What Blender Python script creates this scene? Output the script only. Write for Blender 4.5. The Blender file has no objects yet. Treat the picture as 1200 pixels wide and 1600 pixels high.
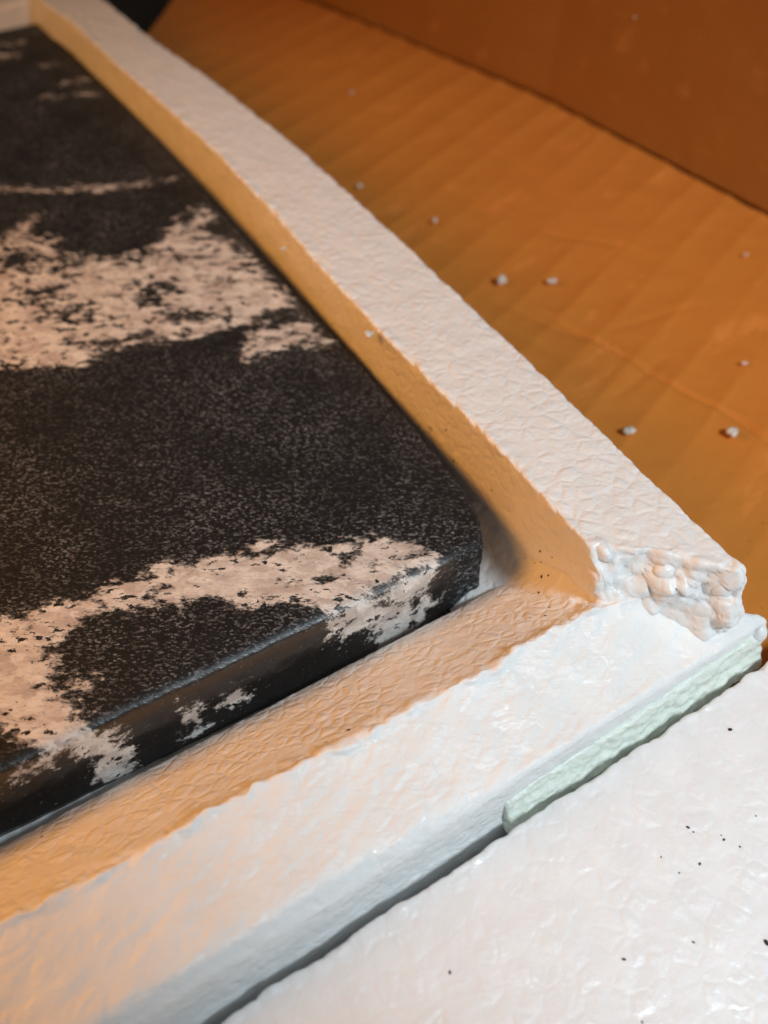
import bpy, bmesh, math, random
import numpy as np
from mathutils import Vector, Matrix, geometry

random.seed(7)
rng = np.random.default_rng(7)
MM = 0.001                      # everything below is written in millimetres
S = bpy.context.scene
C = S.collection

# ------------------------------------------------------------------ camera
PITCH = math.atan2(1707, 1604)
AZ = math.atan2(1410, 2342)
FPX = 1604.0                    # focal length in pixels of a 1200 x 1600 picture
CAM = np.array([-98.73, -112.67, 163.33])
Fh = np.array([math.sin(AZ), math.cos(AZ), 0.0])
Rt = np.array([math.cos(AZ), -math.sin(AZ), 0.0])
Fw = Fh * math.cos(PITCH) - np.array([0, 0, 1.0]) * math.sin(PITCH)
Up = Fh * math.sin(PITCH) + np.array([0, 0, 1.0]) * math.cos(PITCH)
cd = bpy.data.cameras.new('camera')
cam = bpy.data.objects.new('camera', cd)
C.objects.link(cam)
cam.matrix_world = Matrix(((Rt[0], Up[0], -Fw[0], CAM[0] * MM),
                           (Rt[1], Up[1], -Fw[1], CAM[1] * MM),
                           (Rt[2], Up[2], -Fw[2], CAM[2] * MM), (0, 0, 0, 1)))
cd.sensor_fit = 'VERTICAL'
cd.sensor_width, cd.sensor_height = 27, 36
cd.lens = FPX / 1600 * 36
cd.clip_start, cd.clip_end = 0.005, 20
cd.dof.use_dof = True
cd.dof.focus_distance = 0.203
cd.dof.aperture_fstop = 11.0
S.camera = cam

# ------------------------------------------------------------------ light
W = bpy.data.worlds.new('World')
S.world = W
W.use_nodes = True
W.node_tree.nodes['Background'].inputs[0].default_value = (1.0, 0.9, 0.8, 1)
W.node_tree.nodes['Background'].inputs[1].default_value = 0.085


def area(name, loc, target, size, power, col):
    d = bpy.data.lights.new(name, 'AREA')
    d.shape = 'DISK'
    d.size = size * MM
    d.energy = power
    d.color = col
    o = bpy.data.objects.new(name, d)
    C.objects.link(o)
    o.location = Vector(loc) * MM
    o.rotation_euler = (Vector(target) - Vector(loc)).to_track_quat('-Z', 'Y').to_euler()
    return o


area('warm_lamp', (-270, 130, 195), (-20, 30, 0), 190, 0.84, (1.0, 0.39, 0.055))
sd = bpy.data.lights.new('white_spot', 'SPOT')
sd.energy = 8.9
sd.color = (0.82, 0.95, 1.03)
sd.spot_size = math.radians(47)
sd.spot_blend = 0.6
sd.shadow_soft_size = 0.045
so = bpy.data.objects.new('white_spot', sd)
C.objects.link(so)
so.location = Vector((108, -352, 372)) * MM
so.rotation_euler = (Vector((74, -32, 0)) - Vector((108, -352, 372))).to_track_quat('-Z', 'Y').to_euler()

S.view_settings.view_transform = 'Standard'
S.view_settings.look = 'None'
S.view_settings.exposure = 0
S.view_settings.gamma = 1


# ------------------------------------------------------------------ helpers
def ray(p):
    return Rt * ((p[0] - 600) / FPX) - Up * ((p[1] - 800) / FPX) + Fw


def on_z(p, z=0.0):
    r = ray(p)
    return CAM + r * ((z - CAM[2]) / r[2])


def on_y(p, y=0.0):
    r = ray(p)
    return CAM + r * ((y - CAM[1]) / r[1])


def on_plane(p, q, n):
    r = ray(p)
    n = np.asarray(n, float)
    return CAM + r * (np.dot(np.asarray(q, float) - CAM, n) / np.dot(r, n))


def _h(i, j, k, s):
    i, j, k = (a.astype(np.int64) for a in (i, j, k))
    n = (i * 374761393 + j * 668265263 + k * 2147483647 + s * 1274126177) & 0xFFFFFFFF
    n = ((n ^ (n >> 13)) * 1103515245) & 0xFFFFFFFF
    n = ((n ^ (n >> 15)) * 2246822519) & 0xFFFFFFFF
    n = n ^ (n >> 16)
    return (n & 0xFFFFFF) / float(0xFFFFFF)


def vnoise(P, s=0):
    """smooth value noise, -1..1"""
    B = np.floor(P)
    f = P - B
    f = f * f * (3 - 2 * f)
    r = np.zeros(len(P))
    for a in (0, 1):
        for b in (0, 1):
            for c in (0, 1):
                w = (f[:, 0] if a else 1 - f[:, 0]) * (f[:, 1] if b else 1 - f[:, 1]) * (f[:, 2] if c else 1 - f[:, 2])
                r += w * _h(B[:, 0] + a, B[:, 1] + b, B[:, 2] + c, s)
    return r * 2 - 1


def fbm(P, s=0, o=4):
    r, a = 0, 1.0
    for k in range(o):
        r = r + a * vnoise(P * 2 ** k + 17.3 * k, s + k)
        a *= 0.5
    return r


def worley(P, s=0):
    """F1, F2, three random numbers of the nearest cell and the offset to its centre"""
    B = np.floor(P)
    n = len(P)
    f1 = np.full(n, 9.0)
    f2 = np.full(n, 9.0)
    rid = np.zeros((n, 3))
    off = np.zeros((n, 3))
    for a in (-1, 0, 1):
        for b in (-1, 0, 1):
            for c in (-1, 0, 1):
                I, J, K = B[:, 0] + a, B[:, 1] + b, B[:, 2] + c
                q = np.stack([I + _h(I, J, K, s + 1), J + _h(I, J, K, s + 2), K + _h(I, J, K, s + 3)], 1)
                d = P - q
                l = np.sqrt((d * d).sum(1))
                m = l < f1
                f2 = np.where(m, f1, np.minimum(f2, l))
                f1 = np.where(m, l, f1)
                if m.any():
                    off[m] = d[m]
                    rid[m] = np.stack([_h(I[m], J[m], K[m], s + 4), _h(I[m], J[m], K[m], s + 5),
                                       _h(I[m], J[m], K[m], s + 6)], 1)
    return f1, f2, rid, off


def mesh_obj(name, V, F, mat, parent=None, smooth=True, attrs=None):
    me = bpy.data.meshes.new(name)
    V = np.asarray(V, float) * MM
    if isinstance(F, np.ndarray):
        n, k = F.shape
        me.vertices.add(len(V))
        me.vertices.foreach_set('co', V.ravel())
        me.loops.add(n * k)
        me.loops.foreach_set('vertex_index', F.ravel().astype(np.int32))
        me.polygons.add(n)
        me.polygons.foreach_set('loop_start', np.arange(0, n * k, k, dtype=np.int32))
        me.update(calc_edges=True)
    else:
        me.from_pydata(V.tolist(), [], F)
        me.update()
    me.polygons.foreach_set('use_smooth', np.full(len(me.polygons), smooth))
    for k, a in (attrs or {}).items():
        at = me.attributes.new(k, 'FLOAT', 'POINT')
        at.data.foreach_set('value', np.asarray(a, np.float32))
    me.materials.append(mat)
    o = bpy.data.objects.new(name, me)
    C.objects.link(o)
    if parent:
        o.parent = parent
    return o


def tag(o, label, cat, group=None, kind=None):
    if label:
        o['label'] = label
    if cat:
        o['category'] = cat
    if group:
        o['group'] = group
    if kind:
        o['kind'] = kind
    return o


def normals(V, F):
    fn = np.cross(V[F[:, 2]] - V[F[:, 0]], V[F[:, 3]] - V[F[:, 1]])
    N = np.zeros_like(V)
    for k in range(4):
        np.add.at(N, F[:, k], fn)
    return N / (np.linalg.norm(N, axis=1, keepdims=True) + 1e-12)


def axis(L, step, edge=2.0):
    """positions along an axis: even steps, finer toward both ends"""
    a = np.arange(0, edge, step * 0.6)
    m = np.linspace(edge, L - edge, max(2, int((L - 2 * edge) / step)))
    return np.concatenate([a, m, L - a[::-1]])


def graded(L, s0, s1):
    """steps growing from s0 at 0 to s1 at L"""
    x = [0.0]
    while x[-1] < L:
        x.append(x[-1] + s0 + (s1 - s0) * x[-1] / L)
    x = np.array(x)
    return x * L / x[-1]


def block(corners, xs, ys, zs, r):
    """closed hexahedron with rounded edges; corners[i][j][k] for x, y, z low or high. Returns V, F, edge distance, local coordinates"""
    n = [len(xs), len(ys), len(zs)]
    ax = [np.asarray(xs), np.asarray(ys), np.asarray(zs)]
    quads = []

    def idx(i, j, k):
        return (i * n[1] + j) * n[2] + k
    for d in range(3):
        e, f = [(1, 2), (2, 0), (0, 1)][d]
        A, B = np.meshgrid(np.arange(n[e] - 1), np.arange(n[f] - 1), indexing='ij')
        A, B = A.ravel(), B.ravel()
        for side in (0, 1):
            c = [None] * 3
            q = []
            for da, db in ((0, 0), (1, 0), (1, 1), (0, 1)):
                c[d] = np.full_like(A, 0 if side == 0 else n[d] - 1)
                c[e] = A + da
                c[f] = B + db
                q.append(idx(*c))
            q = np.stack(q, 1)
            quads.append(q if side else q[:, ::-1])
    Q = np.concatenate(quads)
    u, inv = np.unique(Q, return_inverse=True)
    F = inv.reshape(Q.shape)
    k = u % n[2]
    j = (u // n[2]) % n[1]
    i = u // (n[1] * n[2])
    P = np.stack([ax[0][i], ax[1][j], ax[2][k]], 1)
    L = np.array([a[-1] for a in ax])
    r = np.minimum(np.asarray(r, float), L / 2 - 1e-6) if np.ndim(r) else np.full(3, r)
    q = np.clip(P, r, L - r)
    d = P - q
    # true rounded box: push every surface point onto the sphere / cylinder / slab around the inner box
    rn = d / r
    ln = np.sqrt((rn * rn).sum(1, keepdims=True))
    P2 = q + np.where(ln > 0, rn / np.maximum(ln, 1e-9), 0) * r
    ds = np.sort(np.minimum(P, L - P), axis=1)
    T = P2 / L
    cs = np.array(corners, float)
    V = np.zeros_like(P)
    for a in (0, 1):
        for b in (0, 1):
            for c in (0, 1):
                w = (T[:, 0] if a else 1 - T[:, 0]) * (T[:, 1] if b else 1 - T[:, 1]) * (T[:, 2] if c else 1 - T[:, 2])
                V += w[:, None] * cs[a][b][c]
    return V, F, ds[:, 1], P


def inflate_beads(V, N, cell=3.6, seed=0, skin=1.0, edge=None, edge_amp=0.7, stretch=None):
    """bead relief of expanded foam: flattened scale-like beads on the skin, rounder and lumpier toward the edges"""
    Q = V / cell
    if stretch is not None:
        ang, f = stretch
        c, s = math.cos(ang), math.sin(ang)
        Q = np.stack([(V[:, 0] * c + V[:, 1] * s) / f, (-V[:, 0] * s + V[:, 1] * c), V[:, 2]], 1) / cell
    Q = Q + 0.12 * np.stack([vnoise(V / 1.5, seed + 40), vnoise(V / 1.5, seed + 41), vnoise(V / 1.5, seed + 42)], 1)
    f1, f2, rid, off = worley(Q, seed)
    g = f2 - f1
    keep = (vnoise(V / 9.0, seed + 60) * 0.5 + 0.6).clip(0.1, 1)        # some creases are welded shut
    h = -0.10 * np.exp(-(g / 0.12) ** 2) * keep
    h += 0.10 * (rid[:, 0] - 0.5)
    h += 0.16 * ((rid - 0.5) * off).sum(1)
    h += 0.07 * fbm(V / 6.0, seed + 80, 3)
    h *= skin
    if edge is not None:
        b = 1.0 - (f1 / 0.62) ** 2
        h = h + edge * edge_amp * (b.clip(-0.8, 1) + 0.5 * fbm(V / 6.0, seed + 90, 2))
    return h


# ------------------------------------------------------------------ node helpers
class NT:
    def __init__(s, name):
        s.m = bpy.data.materials.new(name)
        s.m.use_nodes = True
        s.t = s.m.node_tree
        s.b = s.t.nodes['Principled BSDF']
        s.co = s.t.nodes.new('ShaderNodeTexCoord')

    def n(s, typ, **kw):
        x = s.t.nodes.new(typ)
        for k, v in kw.items():
            setattr(x, k, v)
        return x

    def l(s, a, b):
        s.t.links.new(a, b)

    def val(s, sock, v):
        if hasattr(v, 'is_linked') or hasattr(v, 'links'):
            s.l(v, sock)
        else:
            sock.default_value = v

    def math(s, op, a, b=0.0, c=0.0, clamp=False):
        x = s.n('ShaderNodeMath', operation=op, use_clamp=clamp)
        for i, v in enumerate((a, b, c)):
            s.val(x.inputs[i], v)
        return x.outputs[0]

    def mapping(s, scale=(1000, 1000, 1000), rot=(0, 0, 0)):
        # first rotate, then scale
        a = s.n('ShaderNodeMapping')
        s.l(s.co.outputs['Object'], a.inputs[0])
        a.inputs['Rotation'].default_value = rot
        b = s.n('ShaderNodeMapping')
        s.l(a.outputs[0], b.inputs[0])
        b.inputs['Scale'].default_value = scale
        return b.outputs[0]

    def noise(s, vec, scale=1.0, detail=3.0, rough=0.5, dist=0.0):
        x = s.n('ShaderNodeTexNoise')
        s.l(vec, x.inputs['Vector'])
        x.inputs['Scale'].default_value = scale
        x.inputs['Detail'].default_value = detail
        x.inputs['Roughness'].default_value = rough
        x.inputs['Distortion'].default_value = dist
        return x.outputs['Fac']

    def voro(s, vec, scale=1.0, feature='F1', out='Distance', rnd=1.0):
        x = s.n('ShaderNodeTexVoronoi', feature=feature)
        s.l(vec, x.inputs['Vector'])
        x.inputs['Scale'].default_value = scale
        x.inputs['Randomness'].default_value = rnd
        return x.outputs[out]

    def step(s, v, a, b):
        x = s.n('ShaderNodeMapRange', interpolation_type='SMOOTHSTEP')
        s.l(v, x.inputs['Value'])
        x.inputs['From Min'].default_value = a
        x.inputs['From Max'].default_value = b
        return x.outputs[0]

    def mix(s, f, a, b):
        x = s.n('ShaderNodeMix', data_type='RGBA')
        s.val(x.inputs[0], f)
        for i, v in ((6, a), (7, b)):
            if isinstance(v, tuple):
                x.inputs[i].default_value = (*v, 1)
            else:
                s.l(v, x.inputs[i])
        return x.outputs[2]

    def bump(s, h, strength, dist, prev=None):
        x = s.n('ShaderNodeBump')
        s.l(h, x.inputs['Height'])
        x.inputs['Strength'].default_value = strength
        x.inputs['Distance'].default_value = dist
        if prev is not None:
            s.l(prev, x.inputs['Normal'])
        return x.outputs[0]

    def set(s, **kw):
        for k, v in kw.items():
            k = k.replace('_', ' ')
            s.val(s.b.inputs[k], v)


# ------------------------------------------------------------------ materials
def foam_mat(name, col=(0.86, 0.86, 0.85), rough=0.36, sss=0.3, cell=3.6, wr=0.2, st=1.0, ang=0.0, bs=0.30):
    t = NT(name)
    v = t.mapping()
    n1 = t.noise(v, 0.12, 3)
    # every bead has its own tilt; the welded seams between them are fine grooves
    wv = t.n('ShaderNodeVectorMath', operation='ADD')
    nz = t.n('ShaderNodeTexNoise')
    t.l(v, nz.inputs['Vector'])
    nz.inputs['Scale'].default_value = 0.45
    nz.inputs['Detail'].default_value = 2
    sc = t.n('ShaderNodeVectorMath', operation='SCALE')
    t.l(nz.outputs['Color'], sc.inputs[0])
    sc.inputs['Scale'].default_value = 1.3
    t.l(v, wv.inputs[0])
    t.l(sc.outputs[0], wv.inputs[1])
    r1 = t.n('ShaderNodeMapping')
    t.l(wv.outputs[0], r1.inputs[0])
    r1.inputs['Rotation'].default_value = (0, 0, -ang)
    sv = t.n('ShaderNodeMapping')
    t.l(r1.outputs[0], sv.inputs[0])
    sv.inputs['Scale'].default_value = (1.0 / cell / st, 1.0 / cell, 1.0 / cell)
    vo = t.n('ShaderNodeTexVoronoi', feature='F1')
    t.l(sv.outputs[0], vo.inputs['Vector'])
    vo.inputs['Scale'].default_value = 1.0
    ed = t.n('ShaderNodeTexVoronoi', feature='DISTANCE_TO_EDGE')
    t.l(sv.outputs[0], ed.inputs['Vector'])
    ed.inputs['Scale'].default_value = 1.0
    df = t.n('ShaderNodeVectorMath', operation='SUBTRACT')
    t.l(sv.outputs[0], df.inputs[0])
    t.l(vo.outputs['Position'], df.inputs[1])
    cc = t.n('ShaderNodeVectorMath', operation='SUBTRACT')
    t.l(vo.outputs['Color'], cc.inputs[0])
    cc.inputs[1].default_value = (0.5, 0.5, 0.5)
    dt = t.n('ShaderNodeVectorMath', operation='DOT_PRODUCT')
    t.l(df.outputs[0], dt.inputs[0])
    t.l(cc.outputs[0], dt.inputs[1])
    mask = t.step(t.noise(v, 0.16, 3, 0.6), 0.36, 0.62)
    seam = t.math('MULTIPLY', t.math('SUBTRACT', t.step(ed.outputs['Distance'], 0.0, 0.085), 1.0), mask)
    sepc = t.n('ShaderNodeSeparateColor')
    t.l(vo.outputs['Color'], sepc.inputs[0])
    hgt = t.math('ADD', t.math('MULTIPLY', dt.outputs['Value'], 0.24), t.math('MULTIPLY', t.math('MULTIPLY', t.step(ed.outputs['Distance'], 0.0, 0.24), mask), 0.62))
    hgt = t.math('ADD', hgt, t.math('MULTIPLY', t.math('MULTIPLY', sepc.outputs[1], t.step(ed.outputs['Distance'], -0.02, 0.12)), 0.16))
    b = t.bump(hgt, bs, 0.0011)
    w = t.noise(t.mapping((260, 900, 900), (0, 0, 0.42)), 0.5, 3, 0.55, 1.2)
    b = t.bump(w, wr, 0.0006, b)
    b = t.bump(t.noise(v, 2.6, 3, 0.6), 0.35, 0.00012, b)
    base = t.mix(t.step(n1, 0.3, 0.7), col, tuple(c * 0.96 for c in col))
    r = t.math('MULTIPLY_ADD', sepc.outputs[2], 0.25, rough - 0.04)
    r = t.math('SUBTRACT', r, t.math('MULTIPLY', t.step(t.noise(v, 0.9, 2, 0.5), 0.66, 0.72), 0.22))
    t.set(Base_Color=base, Roughness=r, Subsurface_Weight=sss, IOR=1.5)
    t.b.inputs['Subsurface Radius'].default_value = (1, 0.9, 0.8)
    t.b.inputs['Subsurface Scale'].default_value = 0.002
    t.set(Normal=b)
    return t.m


M_foam = foam_mat('white_foam')
M_rail = foam_mat('scraped_foam', rough=0.46, cell=3.0, wr=0.4, st=1.6, ang=0.42, bs=0.2)
M_board = foam_mat('board_foam', (0.85, 0.855, 0.86), 0.34, 0.3, 4.0, 0.05, bs=0.16)
M_crumb = foam_mat('crumb_foam', (0.74, 0.68, 0.60), 0.5, 0.3)


def tape_mat():
    t = NT('green_film')
    v = t.mapping()
    n = t.noise(v, 0.5, 4, 0.65)
    t.set(Base_Color=t.mix(n, (0.72, 0.78, 0.67), (0.87, 0.895, 0.845)), Roughness=0.3, Subsurface_Weight=0.2)
    t.b.inputs['Subsurface Scale'].default_value = 0.001
    t.set(Normal=t.bump(t.noise(v, 1.1, 4, 0.6), 0.6, 0.0004))
    return t.m


M_tape = tape_mat()


def kraft(name, col, dark):
    t = NT(name)
    v = t.mapping()
    n = t.noise(v, 0.05, 4, 0.55)
    vf = t.mapping((150, 2600, 1200), (0, 0, -0.35))
    fib = t.noise(vf, 1.0, 3, 0.6)
    c = t.mix(t.math('ADD', t.math('MULTIPLY', n, 0.6), t.math('MULTIPLY', fib, 0.4)), dark, col)
    scuff = t.step(t.noise(t.mapping((25, 70, 70), (0, 0, -0.3)), 1.0, 5, 0.7), 0.56, 0.70)
    c = t.mix(t.math('MULTIPLY', scuff, 0.35), c, tuple(min(1, k * 1.35 + 0.03) for k in col))
    spot = t.step(t.noise(v, 0.35, 3, 0.6), 0.70, 0.74)
    c = t.mix(t.math('MULTIPLY', spot, 0.5), c, tuple(k * 0.5 for k in dark))
    t.set(Base_Color=c, Roughness=0.62, IOR=1.35)
    t.set(Normal=t.bump(t.noise(v, 1.3, 4, 0.6), 0.25, 0.00015))
    return t.m


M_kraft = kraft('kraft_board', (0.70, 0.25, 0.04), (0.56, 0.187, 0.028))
M_kraft_shade = kraft('kraft_wall_shade', (0.37, 0.165, 0.035), (0.28, 0.115, 0.024))  # same cardboard as the panel, the wall's shade put into a darker colour


def granite():
    t = NT('granite')
    rot = (0, 0, AZ)                                   # the stone's grain runs at an angle to its edges
    v = t.mapping()
    g = t.mapping((600, 1050, 900), rot)               # drawn out along the grain
    att = t.n('ShaderNodeAttribute', attribute_name='vein')
    sdf = att.outputs['Fac']
    big = t.math('MULTIPLY', t.math('SUBTRACT', t.noise(g, 0.13, 3, 0.6), 0.5), 13.0)
    mid = t.math('MULTIPLY', t.math('SUBTRACT', t.noise(g, 0.55, 6, 0.75), 0.5), 15.0)
    d = t.math('ADD', sdf, t.math('ADD', big, mid))
    vein = t.step(d, -0.9, 1.2)
    # dark flakes strewn in the vein: single lens-shaped grains, and swarms of them toward the rims
    fl = t.noise(g, 0.5, 5, 0.68)
    sy = t.n('ShaderNodeSeparateXYZ')
    t.l(v, sy.inputs[0])
    far = t.step(sy.outputs[1], 90.0, 125.0)
    cl = t.noise(g, 0.13, 2, 0.5)
    ins = t.math('MINIMUM', t.math('MAXIMUM', sdf, 0.0), 9.0)
    th = t.math('ADD', t.math('MULTIPLY_ADD', far, -0.105, t.math('MULTIPLY_ADD', ins, 0.008, 0.585)), t.math('MULTIPLY', t.math('SUBTRACT', cl, 0.5), -0.42))
    flake = t.step(t.math('SUBTRACT', fl, th), 0.0, 0.03)
    vein = t.math('MULTIPLY', vein, t.math('SUBTRACT', 1.0, flake))
    # feldspar and quartz grains
    gv = t.n('ShaderNodeTexVoronoi', feature='F1')
    wob = t.n('ShaderNodeVectorMath', operation='ADD')
    nz = t.n('ShaderNodeTexNoise')
    t.l(g, nz.inputs['Vector'])
    nz.inputs['Scale'].default_value = 0.9
    nz.inputs['Detail'].default_value = 3
    wsc = t.n('ShaderNodeVectorMath', operation='SCALE')
    t.l(nz.outputs['Color'], wsc.inputs[0])
    wsc.inputs['Scale'].default_value = 1.8
    t.l(g, wob.inputs[0])
    t.l(wsc.outputs[0], wob.inputs[1])
    t.l(wob.outputs[0], gv.inputs['Vector'])
    gv.inputs['Scale'].default_value = 0.55
    sep = t.n('ShaderNodeSeparateColor')
    t.l(gv.outputs['Color'], sep.inputs[0])
    pale = t.mix(t.step(t.noise(g, 0.22, 4, 0.6), 0.35, 0.65), (0.50, 0.43, 0.39), (0.74, 0.70, 0.65))
    pale = t.mix(t.math('MULTIPLY', t.step(sep.outputs[0], 0.55, 1.0), 0.6), pale, (0.46, 0.41, 0.385))
    pale = t.mix(t.math('MULTIPLY', t.step(sep.outputs[1], 0.6, 1.0), 0.6), pale, (0.82, 0.79, 0.745))
    pale = t.mix(t.math('MULTIPLY', t.step(t.noise(g, 1.2, 5, 0.7), 0.50, 0.70), 0.55), pale, (0.30, 0.26, 0.235))
    # charcoal ground with fine grey crystals
    s1 = t.voro(g, 2.6, 'F1', 'Color')
    s1s = t.n('ShaderNodeSeparateColor')
    t.l(s1, s1s.inputs[0])
    fleck = t.step(t.math('ADD', t.math('MULTIPLY', t.noise(g, 1.9, 5, 0.8), 0.75), t.math('MULTIPLY', s1s.outputs[0], 0.28)), 0.55, 0.72)
    dens = t.step(t.noise(v, 0.05, 4, 0.6), 0.3, 0.7)
    dark = t.mix(t.math('MULTIPLY', fleck, t.math('MULTIPLY_ADD', dens, 0.85, 0.15)), (0.010, 0.0112, 0.013), (0.24, 0.25, 0.262))
    rim = t.math('MAXIMUM', sdf, -14.0)
    bright = t.step(t.math('ADD', t.noise(g, 0.95, 4, 0.7), t.math('MULTIPLY', rim, 0.009)), 0.62, 0.68)
    dark = t.mix(t.math('MULTIPLY', bright, 0.8), dark, (0.46, 0.39, 0.34))
    pol = t.n('ShaderNodeAttribute', attribute_name='polish').outputs['Fac']
    # the sawn and polished front shows fewer flecks than the brushed top
    plain = t.mix(t.step(t.noise(v, 1.3, 5, 0.75), 0.60, 0.70), (0.011, 0.0095, 0.009), (0.16, 0.145, 0.135))
    plain = t.mix(t.math('MULTIPLY', bright, 0.6), plain, (0.42, 0.38, 0.35))
    dark = t.mix(pol, dark, plain)
    col = t.mix(vein, dark, pale)
    rough = t.math('MULTIPLY_ADD', pol, -0.36, 0.54)
    t.set(Base_Color=col, Roughness=rough, IOR=1.52, Specular_IOR_Level=t.math('MULTIPLY_ADD', pol, 0.7, 0.20))
    hgt = t.math('ADD', t.noise(g, 1.1, 4, 0.65), t.math('MULTIPLY', vein, 0.25))
    b = t.n('ShaderNodeBump')
    t.l(hgt, b.inputs['Height'])
    t.l(t.math('MULTIPLY_ADD', pol, -0.50, 0.62), b.inputs['Strength'])
    b.inputs['Distance'].default_value = 0.0006
    t.set(Normal=b.outputs[0])
    return t.m


M_granite = granite()


def plain(name, col, rough):
    t = NT(name)
    n = t.noise(t.mapping(), 0.08, 4)
    t.set(Base_Color=t.mix(n, tuple(c * 0.7 for c in col), col), Roughness=rough)
    return t.m


M_floor = plain('shade_floor', (0.012, 0.009, 0.007), 0.8)  # painted almost black so the gap stays a dark void under the lamps
M_grit = plain('grit', (0.02, 0.018, 0.017), 0.6)

# ------------------------------------------------------------------ floor (below the box, its near-black colour paints the deep shade there)
fl = mesh_obj('floor', [(-900, -900, -66), (900, -900, -66), (900, 1200, -66), (-900, 1200, -66)], [(0, 1, 2, 3)], M_floor)
fl['kind'] = 'structure'

# ------------------------------------------------------------------ cardboard box: a corrugated panel and the wall folded up from it
box = bpy.data.objects.new('cardboard_box', None)
C.objects.link(box)
tag(box, 'open brown corrugated cardboard box with a wall rising beyond the long foam strip', 'cardboard box')


def crease_x(y):
    return np.interp(y, [-160, 0, 87, 196, 329, 420], [185, 179, 173, 161, 130, 108])


ny, nx = 620, 330
tt = np.linspace(0, 1, nx)[None, :]
ss = np.linspace(0, 1, ny)[:, None]
yl = 296 - ss * (296 + 160)              # left rim of the panel, under the foam
yr = 410 - ss * (410 + 160)
Y = yl * (1 - tt) + yr * tt
xr = crease_x(np.broadcast_to(yr, (ny, 1)))
X = (17 + 0 * yl) * (1 - tt) + xr * tt
ca, sa = math.cos(math.radians(23)), math.sin(math.radians(23))
across = -X * sa + Y * ca
along = X * ca + Y * sa
P = np.stack([X.ravel(), Y.ravel(), np.zeros(X.size)], 1)
wob = vnoise(P / 40, 3).reshape(X.shape) * 0.9
ph = (across + wob) / 14.0
tri = np.abs((ph % 1) - 0.5) * 2
amp = 0.60 * (0.65 + 0.5 * vnoise(P / 30, 4).reshape(X.shape)).clip(0.15, 1.2)
Z = -21 + amp * tri ** 2.6
Z += 0.9 * vnoise(P / 90, 5).reshape(X.shape) + 0.13 * fbm(P / 7, 6, 4).reshape(X.shape)


def dent(pa, pb, depth, w):
    global Z
    a, b = np.array(pa, float), np.array(pb, float)
    d = b - a
    L = np.linalg.norm(d)
    d /= L
    u = (X - a[0]) * d[0] + (Y - a[1]) * d[1]
    v = -(X - a[0]) * d[1] + (Y - a[1]) * d[0] + 0.5 * np.sin(u / 6.0)
    m = np.clip(np.minimum(u, L - u) / 6, 0, 1)
    Z = Z - depth * m * np.exp(-(v / w) ** 2) + 0.12 * depth * m * np.exp(-((v - 2.2 * w) / (1.3 * w)) ** 2)


dent((75, 84), (91, 10), 0.75, 1.0)
dent((91, 18), (92, -20), 0.8, 1.0)
dent((66, 96), (78, 62), 0.45, 2.2)
dent((58, 92), (66, 60), 0.3, 2.0)
dent((100, 120), (121, 96), 0.25, 1.5)
dent((64, 40), (96, 47), 0.3, 1.6)
dent((84, 66), (120, 60), 0.25, 1.4)
V = np.stack([X, Y, Z], 2).reshape(-1, 3)
I = np.arange(ny * nx).reshape(ny, nx)
Fq = np.stack([I[:-1, :-1], I[1:, :-1], I[1:, 1:], I[:-1, 1:]], 2).reshape(-1, 4)
# give it the thickness of the board: a second sheet below, joined round the rim
n0 = len(V)
rim = np.concatenate([I[0, :], I[1:, -1], I[-1, -2::-1], I[-2:0:-1, 0]])
Vb = V[rim] - [0, 0, 4]
k = np.arange(len(rim))
k2 = (k + 1) % len(rim)
Fr = np.stack([rim[k], rim[k2], n0 + k2, n0 + k], 1)
panel = mesh_obj('corrugated_panel', np.concatenate([V, Vb]), np.concatenate([Fq, Fr]), M_kraft, box)

ny, nz = 300, 90
yy = np.linspace(415, -165, ny)[:, None]
hh = np.linspace(0, 1, nz)[None, :]
zz = -22 + 128 * hh + 0 * yy
bend = np.exp(-(zz + 22) / 2.0)
xx = crease_x(yy) + 0.5 + 1.3 + (zz + 22) * 0.05 + 0 * hh
P = np.stack([xx.ravel(), yy.repeat(nz, 1).ravel(), zz.ravel()], 1)
xx = xx + 1.3 * vnoise(P / 70, 11).reshape(xx.shape) * (1 - bend) + 0.10 * fbm(P / 7, 12, 3).reshape(xx.shape)
xx += 0.10 * np.abs(((yy + 0.25 * zz) / 7.4 % 1) - 0.5)
V = np.stack([xx, yy + 0 * xx, zz], 2).reshape(-1, 3)
V2 = V + [3.5, 0, 0]
I = np.arange(ny * nz).reshape(ny, nz)
Fq = np.stack([I[:-1, :-1], I[:-1, 1:], I[1:, 1:], I[1:, :-1]], 2).reshape(-1, 4)
rim = np.concatenate([I[0, :], I[1:, -1], I[-1, -2::-1], I[-2:0:-1, 0]])
k = np.arange(len(rim))
k2 = (k + 1) % len(rim)
Fr = np.stack([rim[k], n0 * 0 + len(V) + rim[k], len(V) + rim[k2], rim[k2]], 1)
mesh_obj('side_wall', np.concatenate([V, V2]), np.concatenate([Fq, Fq[:, ::-1] + len(V), Fr]), M_kraft_shade, box)

# ------------------------------------------------------------------ granite slab
def poly(pts, plane):
    if plane == 'top':
        return np.array([on_z(p)[:2] for p in pts])
    return np.array([on_y(p)[[0, 2]] for p in pts])


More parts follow.
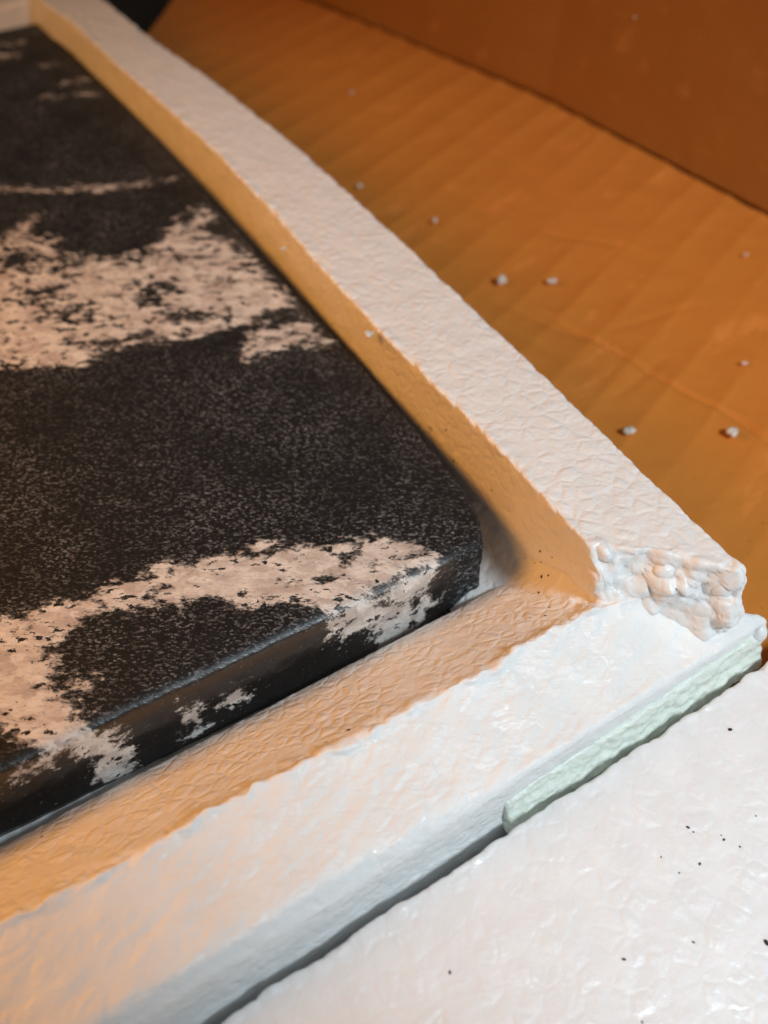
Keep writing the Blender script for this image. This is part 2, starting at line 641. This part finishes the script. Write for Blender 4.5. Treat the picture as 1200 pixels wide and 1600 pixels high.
TOP_IN = [
    # lower vein, from the left rim of the picture round to the front edge
    [(-160, 1010), (0, 972), (60, 953), (140, 928), (200, 905), (250, 888), (330, 874), (400, 868), (440, 857), (500, 854),
     (560, 848), (620, 840), (660, 848), (694, 876), (660, 884), (600, 915), (545, 945), (512, 958), (500, 948), (455, 940), (420, 938), (380, 945),
     (330, 944), (270, 940), (235, 946), (190, 952), (140, 965), (112, 985), (82, 1005), (72, 1022), (84, 1045), (76, 1068), (95, 1082), (115, 1072), (126, 1090), (128, 1120),
     (150, 1140), (176, 1150), (120, 1168), (95, 1164), (45, 1160), (25, 1140), (0, 1128), (-160, 1190)],
    # upper vein
    [(-120, 330), (0, 366), (30, 352), (62, 334), (50, 362), (90, 368), (108, 358), (86, 380), (100, 396), (170, 402), (225, 388), (268, 350), (298, 328),
     (325, 322), (345, 340), (400, 405), (452, 465), (455, 482), (420, 490), (395, 505), (340, 512), (300, 524), (240, 532), (170, 546), (128, 570), (60, 573), (0, 577), (-120, 590)],
    # thin spur beside it
    [(372, 556), (400, 536), (440, 524), (500, 514), (524, 536), (470, 542), (430, 540), (392, 560)],
    # hairline vein
    [(-60, 292), (30, 291), (75, 296), (120, 288), (200, 286), (285, 274), (285, 280), (200, 294), (140, 301), (70, 300), (-60, 297)],
    [(60, 150), (100, 147), (104, 153), (62, 156)], [(-20, 84), (36, 80), (30, 90), (-20, 92)], [(-20, 70), (40, 62), (40, 68), (-20, 76)],
    [(90, 128), (140, 120), (150, 124), (95, 134)], [(118, 146), (150, 143), (150, 149), (120, 151)], [(60, 100), (90, 98), (90, 101), (60, 104)],
    [(396, 508), (452, 484), (505, 514), (440, 528), (400, 540), (372, 556)],
    [(210, 900), (270, 880), (262, 890), (215, 906)], [(402, 846), (432, 842), (436, 856), (398, 862)],
    [(120, 1068), (140, 1062), (150, 1072), (128, 1076)], [(60, 1020), (90, 1018), (90, 1030), (62, 1036)]]
TOP_OUT = [
    [(0, 402), (40, 392), (62, 400), (40, 414), (0, 420)], [(96, 412), (120, 402), (124, 412), (92, 424)],
    [(216, 470), (228, 452), (256, 446), (250, 458), (240, 474), (222, 476)], [(250, 490), (300, 483), (346, 488), (340, 498), (280, 503), (255, 500)],
    [(95, 486), (124, 480), (122, 490), (104, 494)], [(310, 352), (345, 345), (372, 376), (340, 372)], [(125, 536), (200, 528), (240, 514), (245, 522), (180, 540), (130, 544)],
    [(40, 456), (100, 446), (98, 452), (60, 464)], [(430, 488), (452, 474), (490, 508), (420, 512)],
    [(186, 935), (262, 920), (232, 940)], [(0, 1008), (55, 972), (50, 982), (8, 1014)], [(145, 936), (165, 932), (163, 938), (147, 940)], [(185, 938), (235, 932), (234, 937), (190, 940)],
    [(535, 868), (560, 862), (556, 872), (540, 878)], [(608, 872), (628, 864), (640, 868), (620, 878)], [(590, 880), (612, 876), (612, 884), (592, 886)], [(440, 908), (452, 902), (460, 906), (446, 912)],
    [(412, 930), (425, 922), (424, 934), (414, 940)], [(500, 904), (514, 900), (516, 908), (504, 912)]]
FRONT_IN = [
    [(512, 958), (580, 925), (640, 895), (694, 868), (676, 905), (668, 925), (674, 945), (655, 968), (648, 985), (600, 1010), (592, 1000), (582, 970), (560, 985), (540, 996), (524, 988)],
    [(110, 1160), (150, 1140), (176, 1145), (190, 1165), (200, 1185), (214, 1203), (176, 1226), (152, 1190), (140, 1176)],
    [(284, 1094), (296, 1096), (312, 1120), (318, 1138), (302, 1150), (296, 1130)],
    [(350, 1088), (376, 1076), (372, 1092), (356, 1096)], [(12, 1205), (34, 1200), (34, 1214), (14, 1216)], [(58, 1186), (72, 1180), (74, 1190), (60, 1194)]]
FRONT_OUT = [[(600, 945), (620, 936), (626, 946), (606, 958)], [(590, 940), (604, 934), (604, 938), (590, 946)], [(640, 945), (655, 938), (656, 946), (642, 952)]]


def sdf_poly(Q, pg):
    d = np.full(len(Q), 1e9)
    ins = np.zeros(len(Q), bool)
    for a, b in zip(pg, np.roll(pg, -1, axis=0)):
        e = b - a
        w = Q - a
        t = np.clip((w @ e) / (e @ e + 1e-12), 0, 1)
        d = np.minimum(d, ((w - t[:, None] * e) ** 2).sum(1))
        c = ((a[1] <= Q[:, 1]) != (b[1] <= Q[:, 1]))
        with np.errstate(divide='ignore', invalid='ignore'):
            xi = a[0] + (Q[:, 1] - a[1]) * e[0] / (e[1] if e[1] != 0 else 1e-12)
        ins ^= c & (Q[:, 0] < xi)
    d = np.sqrt(d)
    return np.where(ins, d, -d)


def vein_field(Q, ins, outs, plane):
    r = np.full(len(Q), -60.0)
    for p in ins:
        r = np.maximum(r, sdf_poly(Q, poly(p, plane)))
    for p in outs:
        r = np.minimum(r, -sdf_poly(Q, poly(p, plane)) + 0.6)
    return r


SX, SY, TH = -262.0, 317.0, 20.0
front = [(x, 0.0) for x in np.arange(SX + 3, -9.0, 1.2)]
cp = np.array([(-8.0, 0.0), (-6.9, 0.0), (-6.3, 0.15), (-4.6, 2.9), (-2.9, 6.0), (-2.0, 9.4), (-1.2, 13.0), (-0.5, 19.0), (0, 25)])
cs_ = np.r_[0, np.cumsum(np.linalg.norm(np.diff(cp, axis=0), axis=1))]
ct = np.linspace(0, cs_[-1], 60)
corner = [(float(np.interp(t_, cs_, cp[:, 0])), float(np.interp(t_, cs_, cp[:, 1]))) for t_ in ct]
right = [(float(np.interp(y, [25, 67, 134, 177, 231, 288, 320], [0, 1.8, 2.1, 2.6, 3.4, 2.0, 1.0])), y) for y in np.arange(27, SY, 2.0)]
back = [(x, SY) for x in np.linspace(2.0, SX + 3, 90)]
left = [(SX, y) for y in np.linspace(SY - 3, 3, 90)]
OUT = np.array(front + corner + right + back + left)
n = len(OUT)
tan = np.roll(OUT, -1, 0) - np.roll(OUT, 1, 0)
tan /= np.linalg.norm(tan, axis=1, keepdims=True)
inn = np.stack([-tan[:, 1], tan[:, 0]], 1)
R0 = 3.0                                             # eased edge
prof = [(R0, 0.0)] + [(R0 * (1 - math.sin(a)), -R0 * (1 - math.cos(a))) for a in np.radians([12, 24, 36, 48, 60, 72, 82])] + \
       [(0, -R0 - 0.4)] + [(0, z) for z in np.linspace(-4, -TH, 20)]
rings = []
arcs = np.cumsum(np.r_[0, np.linalg.norm(np.diff(OUT, axis=0), axis=1)])
# the cut corner is rough, not polished
rough_c = np.clip((OUT[:, 0] + 17) / 6, 0, 1) * np.clip((14 - OUT[:, 1]) / 6, 0, 1) * 0.7 + 0.3 * np.exp(-((OUT[:, 0] + 3.3) / 3.6) ** 2) * np.exp(-((OUT[:, 1] - 6) / 7) ** 2)
er = 1 - 0.82 * np.clip(np.maximum(rough_c, (OUT[:, 1] > 5) * 1.0), 0, 1)      # only the front edge is eased
er = np.convolve(np.r_[er[-4:], er, er[:4]], np.ones(9) / 9, 'valid')
for ins, z in prof:
    p = OUT + inn * (ins * er)[:, None]
    V3 = np.column_stack([p, np.where(z > -R0 - 0.1, z * er, z)])
    chip = 0.10 * fbm(V3 / 2.2, 50, 3) + rough_c * (0.42 * fbm(V3 / 1.7, 55, 5))
    side = min(1, (R0 - ins) / R0 + 0.25)
    V3[:, :2] -= inn * (chip * side)[:, None]
    if ins > 0:
        V3[:, 2] -= (0.03 + 0.35 * rough_c) * (1 + fbm(V3 / 2.0, 58, 3)) * (ins / R0 < 0.999)
    rings.append(V3)
top0 = rings[0]
gx = np.arange(SX + 5, -1, 1.0)
gy = np.concatenate([np.arange(3.5, 120, 0.9), np.arange(120, SY - 3, 1.6)])
G = np.stack(np.meshgrid(gx, gy), 2).reshape(-1, 2)
G = G[sdf_poly(G, top0[:, :2]) > 0.7]
vv = [Vector(p) for p in top0[:, :2]] + [Vector(p) for p in G]
ed = [(i, (i + 1) % n) for i in range(n)]
ov, oe, of, *_ = geometry.delaunay_2d_cdt(vv, ed, [], 1, 1e-6)
ov = np.array([(v.x, v.y) for v in ov])
Vt = np.column_stack([ov, np.zeros(len(ov))])
faces = [tuple(f) for f in of]
# CDT keeps input order: the first n are the inner ring
base = 0
Vall = [Vt]
off = len(Vt)
prev = np.arange(n)
for k_, rg in enumerate(rings[1:]):
    cur = off + np.arange(n)
    Vall.append(rg)
    off += n
    a, b = prev, np.roll(prev, -1)
    c, d = np.roll(cur, -1), cur
    faces += list(zip(d.tolist(), c.tolist(), b.tolist(), a.tolist()))
    prev = cur
faces.append(tuple(prev.tolist())[::-1])
V = np.concatenate(Vall)
vt = vein_field(V[:, :2], TOP_IN, TOP_OUT, 'top')
vf = vein_field(V[:, [0, 2]], FRONT_IN, FRONT_OUT, 'front')
w = np.clip((-V[:, 2] - 0.6) / 2.2, 0, 1)
vein = vt * (1 - w) + (vf + 0.7) * w
polish = np.clip((-V[:, 2] - 0.1) / 1.6, 0, 1) * (1 - 1.6 * np.concatenate([np.zeros(len(Vt))] + [rough_c] * (len(rings) - 1))).clip(0, 1)
slab = mesh_obj('granite_slab', V, faces, M_granite, None, True, {'vein': vein, 'polish': polish})
tag(slab, 'black granite slab with pale pink veins, lying inside the white foam strips', 'stone slab')

# ------------------------------------------------------------------ foam strips
def hexa(ix0, ix1, f):
    return [[[f(a, b, c) for c in (0, 1)] for b in (0, 1)] for a in (0, 1)]


# long strip on the right; x across, y along, z up
Ytop0, Yend = -19.0, 372.0


def c_unit(a, b, c):
    return (a, b, c)


Lx, Ly, Lz = 24.0, 392.0, 33.7
U, F, ed, loc = block(hexa(0, 0, c_unit), axis(Lx, 0.42), np.concatenate([graded(Ly - 2, 0.38, 1.35), [Ly - 1, Ly]]), axis(Lz, 0.5), (0.7, 0.9, 0.7))
y0 = -19.0 - 21.5 * U[:, 0] - (1 - U[:, 2]) * (20.0 - 18.0 * U[:, 0])       # the near end is broken off on the slant
V = np.zeros_like(U)
V[:, 1] = y0 + U[:, 1] * (Yend - y0)
yi = V[:, 1]
xi = np.interp(yi, [-19, 15, 61, 89, 122, 166, 202, 231, 285, 300, 372], [4.2, 5.3, 4.6, 5.4, 7.1, 7.9, 6.4, 4.8, 3.0, 0.8, -2.0])
xi = xi - 1.6 * (1 - U[:, 2]) * np.clip(yi / 40 + 1, 0.6, 1)
xo = np.interp(yi, [-40, -8, 35, 88, 148, 209, 234, 253, 293, 372], [26.4, 27.2, 28.9, 30.2, 30.6, 27.6, 24.8, 23.0, 21.2, 17.0])
V[:, 0] = xi + (xo - xi) * U[:, 0]
V[:, 2] = -21.5 + 33.7 * U[:, 2]
N = normals(V, F)
endw = np.exp(-(loc[:, 1] / 3.5) ** 2)
inner_top = np.exp(-((loc[:, 0]) / 2.2) ** 2) * np.exp(-((Lz - loc[:, 2]) / 2.2) ** 2)
ew = np.exp(-(ed / 1.6) ** 2) * 0.45 + 0.4 * inner_top
h = inflate_beads(V, N, 3.7, 100, 1.0, ew * 0.7, 0.62)
f1, f2, rid, _o = worley(V / 4.6 + 0.1 * vnoise(V / 2.0, 131)[:, None], 130)
h += endw * ((1.3 - 2.4 * f1 ** 2).clip(-0.9, 2) * (0.05 + 0.95 * rid[:, 0] ** 1.5) + 0.5 * fbm(V / 5.0, 135, 3) - 0.3 * np.exp(-((f2 - f1) / 0.07) ** 2))
V = V + N * h[:, None]
torn = np.exp(-(loc[:, 1] / 2.0) ** 2)
V[:, 1] += torn * (2.0 * (fbm(V / 7.0, 140, 3)))
strip_r = mesh_obj('foam_strip', V, F, M_foam)
tag(strip_r, 'long white foam strip along the right side of the slab, torn near end', 'foam strip', 'foam strips framing the slab')


def bead_mesh(name, r, seed, sub=3, sq=(1, 1, 1), amp=0.12, mat=None):
    bm = bmesh.new()
    bmesh.ops.create_icosphere(bm, subdivisions=sub, radius=1.0)
    P = np.array([v.co[:] for v in bm.verts])
    k = 1 + amp * fbm(P * 1.3 + seed * 7.7, seed, 3)
    Q = P * k[:, None] * np.array(sq) * r
    F = [tuple(v.index for v in f.verts) for f in bm.faces]
    bm.free()
    return Q, F


# round beads standing proud of the torn end
tn = np.array([21.0, 22.0, -3.0])
tq = np.array([4.2, -19.8, 10.0])
END_BEADS = [((936, 866), 2.3, (0.8, 1.4, 1.0)), ((952, 886), 2.6, (0.9, 0.9, 1.3)),
             ((1040, 898), 2.4, (1.1, 1, 0.9)), ((1078, 910), 2.6, (1.2, 1, 1)), ((1132, 922), 2.4, (1.2, 1, 1.2)),
             ((958, 928), 2.0, (1, 1, 1.3))]
for i, (p, r, sq) in enumerate(END_BEADS):
    Q, Fb = bead_mesh('bead', r, 200 + i, 3, sq)
    c = on_plane(p, tq, tn) + np.array([0.45, 0.5, 0]) * r
    o = mesh_obj('bead', Q, Fb, M_foam, strip_r)
    o.location = Vector(c) * MM


# front strip, fallen a little lower and leaning away: its inner face slopes up from the slab's foot
def c_front(a, b, c):       # a: along x (0 left, 1 right), b: 0 outer, 1 inner, c: 0 bottom, 1 top
    if a == 0:
        return {(0, 0): (-300, -62.0, -26.0), (0, 1): (-300, -60.3, 6.5), (1, 0): (-300, -3.5, -24.5), (1, 1): (-300, -28.0, 2.0)}[(b, c)]
    return {(0, 0): (35.0, -44.0, -26.0), (0, 1): (36.5, -42.6, -8.0), (1, 0): (4.6, -3.0, -12.4), (1, 1): (1.0, -27.6, 2.4)}[(b, c)]


Lx, Ly, Lz = 310.0, 24.0, 24.0
xs = Lx - graded(Lx, 0.42, 0.9)[::-1]
V, F, ed, loc = block(hexa(0, 0, c_front), xs, axis(Ly, 0.45), axis(Lz, 0.5), (0.8, 0.6, 0.6))
N = normals(V, F)
top_in = np.exp(-((Ly - loc[:, 1]) / 1.8) ** 2) * np.exp(-((Lz - loc[:, 2]) / 1.8) ** 2)
topw = np.exp(-((Lz - loc[:, 2]) / 2.0) ** 2)
endw = np.exp(-((Lx - loc[:, 0]) / 2.4) ** 2)
smooth_in = 1 - 0.0 * np.exp(-((Ly - loc[:, 1]) / 2.0) ** 2) * (1 - topw)
h = inflate_beads(V, N, 3.6, 300, 1.0, 0.75 * top_in + 0.9 * endw, 0.7, None) * smooth_in * (1 - 0.6 * topw)
h += topw * (inflate_beads(V, N, 3.0, 320, 1.15, None, 0, (math.radians(24), 2.3)) + 0.16 * fbm(np.stack([(V[:, 0] * 0.91 + V[:, 1] * 0.41) / 9, (-V[:, 0] * 0.41 + V[:, 1] * 0.91) / 2.2, V[:, 2] / 4], 1), 333, 3))
V = V + N * h[:, None]
bul = np.sin(np.pi * np.clip(loc[:, 1] / Ly, 0, 1)) * np.exp(-((Lx - loc[:, 0]) / 7.0) ** 2) * np.clip(loc[:, 2] / Lz, 0, 1)
V += bul[:, None] * np.array([1.6, 3.4, 1.8])
V[:, 2] += 0.8 * endw * topw * (1 + vnoise(V / 3.0, 349))
V[:, 1] += top_in * (0.8 * fbm(V / 9.0, 340, 3) + 0.55 * fbm(V / 2.6, 345, 2))
V[:, 2] += np.exp(-((Ly - loc[:, 1]) / 1.0) ** 2) * topw * (0.35 + 0.5 * vnoise(V / 2.2, 347))
V[:, 2] -= 1.1 * np.exp(-(loc[:, 1] / 1.5) ** 2) * topw * np.clip((-25 - V[:, 0]) / 40, 0.15, 1)
# the thin raised lip pressed along the outer edge
lip = np.exp(-((loc[:, 1] - 1.0) / 1.3) ** 2) * topw
V[:, 2] += 0.35 * lip * (V[:, 0] > -60)
fold = np.clip((-20 - V[:, 0]) / 40, 0, 1)
V[:, 2] -= fold * 1.2 * np.exp(-(loc[:, 1] / 2.0) ** 2) * np.clip((loc[:, 2] - Lz + 9) / 9, 0, 1) ** 1.5
strip_f = mesh_obj('foam_strip', V, F, M_rail)
strip_f.data.materials.append(M_foam)
fn = np.cross(V[F[:, 2]] - V[F[:, 0]], V[F[:, 3]] - V[F[:, 1]])
fn /= np.linalg.norm(fn, axis=1, keepdims=True)
strip_f.data.polygons.foreach_set('material_index', ((loc[F].mean(1)[:, 1] > Ly - 0.25) & (fn[:, 1] > 0.2)).astype(np.int32))
tag(strip_f, 'white foam strip along the front of the slab, pale green film on its outer face', 'foam strip', 'foam strips framing the slab')
# the moulded hollow where the front strip runs into the long one
X, Y = np.meshgrid(np.linspace(-14, 6.2, 90), np.linspace(-27, 26, 180), indexing='ij')
base = -13.6 + 0.10 * (X - 4) + np.logaddexp(0, (-3.0 - Y) / 1.2) * 1.2 * 0.60
d = np.clip(5.6 - X, 0, 99)
base = base - 0.25 - 2.0 * np.clip((-8.5 - X) / 5.5, 0, 1) + 9.5 * np.exp(-d / 4.2) * np.clip((Y + 26.5) / 12, 0, 1) * np.clip((27 - Y) / 14, 0, 1)
Z = base
V = np.stack([X, Y, Z], 2).reshape(-1, 3)
I = np.arange(V.shape[0]).reshape(X.shape)
F = np.stack([I[:-1, :-1], I[1:, :-1], I[1:, 1:], I[:-1, 1:]], 2).reshape(-1, 4)
N = normals(V, F)
V = V + N * (inflate_beads(V, N, 3.8, 360, 0.8) * np.clip((V[:, 1] + 24) / 6, 0, 1))[:, None]
mesh_obj('corner_hollow', V, F, M_foam, strip_f)

# pale green film on the outer face
Lx, Ly, Lz = 65.0, 2.6, 10.0


def c_tape(a, b, c):
    x = (-33.0, 34.8)[a]
    y = ((-47.3, -46.3), (-44.0, -43.1))[a][c]
    return (x + (0.8 if (a == 1 and c == 0) else 0), y + ((-2.5, 1.0), (-0.6, 2.0))[c][b], (-20.0, (-10.8, -9.8)[a])[c])


V, F, ed, loc = block(hexa(0, 0, c_tape), axis(Lx, 0.4), axis(Ly, 0.4, 0.8), axis(Lz, 0.4), 0.7)
N = normals(V, F)
V = V + N * (0.42 * fbm(V / np.array([3.0, 2, 1.4]), 400, 4) + 0.16 * fbm(V / 0.9, 410, 2))[:, None]
tape = mesh_obj('green_film', V, F, M_tape, strip_f)
tape['label'] = 'pale green wrinkled film along the right half of the outer face'
Q, Fb = bead_mesh('bead', 2.0, 260, 3, (1, 0.9, 1.3))
o = mesh_obj('bead', Q, Fb, M_foam, strip_f)
o.location = Vector(on_z((1184, 990), -10.5)) * MM

# far strip across the top left
def c_far(a, b, c):
    return ((-300, 0.5)[a], (319.0, 346.0)[b], (-21.5, 8.0)[c])


V, F, ed, loc = block(hexa(0, 0, c_far), axis(300, 1.5), axis(27, 1.2), axis(29.5, 1.2), 0.9)
N = normals(V, F)
V = V + N * inflate_beads(V, N, 3.7, 500, 1.0, np.exp(-(ed / 1.6) ** 2) * 0.5, 0.6)[:, None]
o = mesh_obj('foam_strip', V, F, M_foam)
tag(o, 'white foam strip across the far end of the slab, at the top left', 'foam strip', 'foam strips framing the slab')

# foam board in the foreground
def c_board(a, b, c):
    y1 = (-61.5, -47.0)[a]
    return ((-300, 62)[a], (-205.0, y1)[b], ((-60.0, -43.0), (-31.0, -13.0))[b][c])


ys = 158.0 - graded(158.0, 0.42, 1.6)[::-1]
xs = np.concatenate([np.linspace(0, 160, 220), np.arange(160.45, 352, 0.45), np.linspace(352.6, 362, 14)])
V, F, ed, loc = block(hexa(0, 0, c_board), xs, ys, axis(18, 0.9), 0.9)
N = normals(V, F)
ew = np.exp(-(ed / 1.5) ** 2)
h = inflate_beads(V, N, 3.9, 600, 0.75, ew * 0.55, 0.5)
V = V + N * h[:, None]
V[:, 1] += ew * 0.7 * fbm(V / 8.0, 640, 3)
board = mesh_obj('foam_board', V, F, M_board)
tag(board, 'broad flat white foam board in the foreground, dotted with black grit', 'foam board')

# thin foam sheet the slab lies on
def c_sheet(a, b, c):
    return ((-300, 16)[a], (-26, 345)[b], (-65.0, -20.3)[c])


V, F, ed, loc = block(hexa(0, 0, c_sheet), np.concatenate([np.linspace(0, 285, 90), np.linspace(286, 316, 60)]), np.concatenate([np.linspace(0, 80, 140), np.linspace(82, 391, 100)]), axis(25, 3), 0.8)
N = normals(V, F)
V[:, 2] += np.minimum(0, 0.1 * fbm(V / 5, 700, 3) - 0.1)
wall = np.exp(-((V[:, 0] - 6) / 6.0) ** 2) * (V[:, 2] > -25) * np.clip((34 - V[:, 1]) / 16, 0, 1) * np.clip((V[:, 1] + 14) / 8, 0, 1)
V[:, 2] += 12.5 * wall * (1 + 0.15 * fbm(V / 4.0, 710, 3))
o = mesh_obj('foam_sheet', V, F, M_foam)
tag(o, 'white foam sheet lying under the granite slab', 'foam sheet')

# ------------------------------------------------------------------ crumbs of foam
CRUMBS = [((782, 438), -20, 1.9, 'white foam crumb on the cardboard, left one of the close pair beside the long strip'),
          ((865, 438), -20, 1.9, 'white foam crumb on the cardboard, right one of the close pair beside the long strip'),
          ((738, 494), -18, 1.7, 'white foam crumb half hidden behind the outer edge of the long strip'),
          ((983, 672), -20, 1.7, 'round white foam crumb on the cardboard near the torn end of the strip'),
          ((1144, 674), -20, 2.0, 'ragged white foam crumb beside the dented crease in the cardboard'),
          ((1163, 567), -20, 0.95, 'tiny white foam crumb above the crease near the right rim of the picture'),
          ((680, 344), -20, 1.1, 'small dull foam crumb on the cardboard above the close pair of crumbs'),
          ((561, 290), -20, 1.1, 'small dull foam crumb high up on the cardboard beside the far strip'),
          ((1165, 398), -20, 1.0, 'tiny foam crumb on the cardboard just below the box wall'),
          ((549, 145), -20, 1.0, 'faint foam crumb farthest up on the cardboard panel'),
          ((994, 26), None, 0.8, 'tiny white foam crumb clinging to the box wall'),
          ((578, 521), 'rim', 1.35, 'white foam crumb on the inner rim of the long strip'),
          ((443, 388), 'rim', 0.95, 'small white foam crumb far up on the inner rim of the long strip'),
          ((672, 668), 'wall', 1.0, 'small white foam crumb on the inner wall of the long strip'),
          ((1118, 905), 'skip', 1, '')]
for i, (p, z, r, lab) in enumerate(CRUMBS):
    if z == 'skip':
        continue
    parts = []
    Vc, Fc = [], []
    for q in range(3 if r < 1.05 else (7 if i == 4 else 5)):
        Q, Fb = bead_mesh('crumb', r * rng.uniform(0.38, 0.62), 800 + i * 9 + q, 2, (1.1, 0.95, 0.85), 0.2)
        Q = Q + np.array([rng.uniform(-1, 1), rng.uniform(-1, 1), rng.uniform(-0.4, 0.3)]) * r * (0.5 if q else 0)
        Fc += [tuple(k + sum(len(v) for v in Vc) for k in f) for f in Fb]
        Vc.append(Q)
    if z is None:
        c = on_plane(p, (147, 255, 30), (1, 0.24, 0)) + np.array([-1.0, -0.2, 0])
    elif z == 'rim':
        c = on_z(p, 12.4)
    elif z == 'wall':
        c = on_plane(p, (4.2, 20, 0), (1, 0, 0))
    else:
        c = on_z(p, z + r * 0.3)
    o = mesh_obj('foam_crumb', np.concatenate(Vc), Fc, M_crumb)
    o.location = Vector(c) * MM
    tag(o, lab, 'foam crumb', 'foam crumbs strewn about')

# ------------------------------------------------------------------ black grit
tri_v, tri_f = bead_mesh('speck', 0.34, 950, 1, (1.2, 0.8, 0.7), 0.3)
gm = mesh_obj('grit_speck', tri_v, tri_f, M_grit)
first = True
BOARD = [((1141, 1140), 1.3, 'black grit speck highest on the foam board, below the tip of the green film'),
         ((1075, 1293), 1.1, 'oval black grit speck with a smaller one at its lower right, on the foam board'),
         ((1083, 1300), 0.6, 'faint grit speck touching the oval one on the foam board'),
         ((1131, 1312), 0.9, 'lower dark speck of the close pair near the right side of the foam board'),
         ((1127, 1305), 0.5, 'upper faint speck of the close pair near the right side of the foam board'),
         ((1156, 1323), 0.7, 'grey grit speck right of the close pair on the foam board'),
         ((1093, 1350), 0.9, 'black grit speck on the foam board below the close pair and left of it'),
         ((1033, 1339), 0.6, 'small grit speck on the foam board, left of the cluster of specks'),
         ((1061, 1364), 0.6, 'small grit speck lowest in the cluster on the foam board'),
         ((1083, 1472), 0.9, 'dark grit speck alone in the lower right of the foam board'),
         ((975, 1499), 1.1, 'round black grit speck in the lower middle of the foam board'),
         ((703, 1519), 1.0, 'leftmost black grit speck on the foam board, near the dark gap'),
         ((1197, 1473), 1.8, 'largest black speck on the foam board, cut by the right rim of the picture'),
         ((1181, 1275), 0.6, 'small grit speck near the right rim, above the cluster on the foam board'),
         ((1003, 1597), 0.7, 'grit speck at the very bottom of the foam board')]
TRAY = [((844, 861), 1.0, 'topmost dark speck of the group in the foam corner'),
        ((845, 878), 0.7, 'small speck straight under the topmost one in the foam corner'),
        ((846, 901), 1.2, 'largest black speck of the group in the foam corner'),
        ((857, 899), 0.9, 'black speck just right of the largest one in the foam corner'),
        ((863, 871), 0.6, 'small speck farthest right in the foam corner group'),
        ((842, 926), 0.9, 'black speck alone below the largest one in the foam corner'),
        ((852, 962), 0.8, 'dark speck lowest in the foam corner, near the white front rim'),
        ((858, 949), 0.6, 'small speck just above the lowest one in the foam corner'),
        ((820, 872), 0.5, 'tiny speck farthest left in the foam corner group'),
        ((836, 880), 0.5, 'tiny speck left of the small one under the topmost speck'),
        ((828, 965), 0.5, 'tiny pale brown speck at lower left of the foam corner group'),
        ((545, 1141), 1.1, 'black speck on the amber inner face of the front strip, at its ragged rim'),
        ((510, 1160), 0.6, 'tiny speck on the rim of the front strip, left of the black one'),
        ((65, 1308), 0.7, 'small speck near the slab at the left end of the amber inner face')]
WALL = [((697, 672), 0.9, 'uppermost grit speck on the inner wall of the long strip'),
        ((709, 720), 1.1, 'larger middle grit speck on the inner wall of the long strip'),
        ((768, 766), 0.7, 'lowest grit speck on the inner wall of the long strip')]
dgp = bpy.context.evaluated_depsgraph_get()
for lst, grp in ((BOARD, 'grit specks on the foam board'), (TRAY, 'grit specks in the foam corner'), (WALL, 'grit specks on the inner wall')):
    for p, s, lab in lst:
        o = gm if first else gm.copy()
        if not first:
            C.objects.link(o)
        first = False
        ok, hit, nrm, *_ = S.ray_cast(dgp, Vector(CAM) * MM, Vector(ray(p)).normalized())
        o.location = hit if ok else Vector(on_z(p)) * MM
        o.scale = (s, s, s)
        o.rotation_euler = (rng.uniform(0, 6), rng.uniform(-.3, .3), rng.uniform(0, 6))
        tag(o, lab, 'grit', grp)
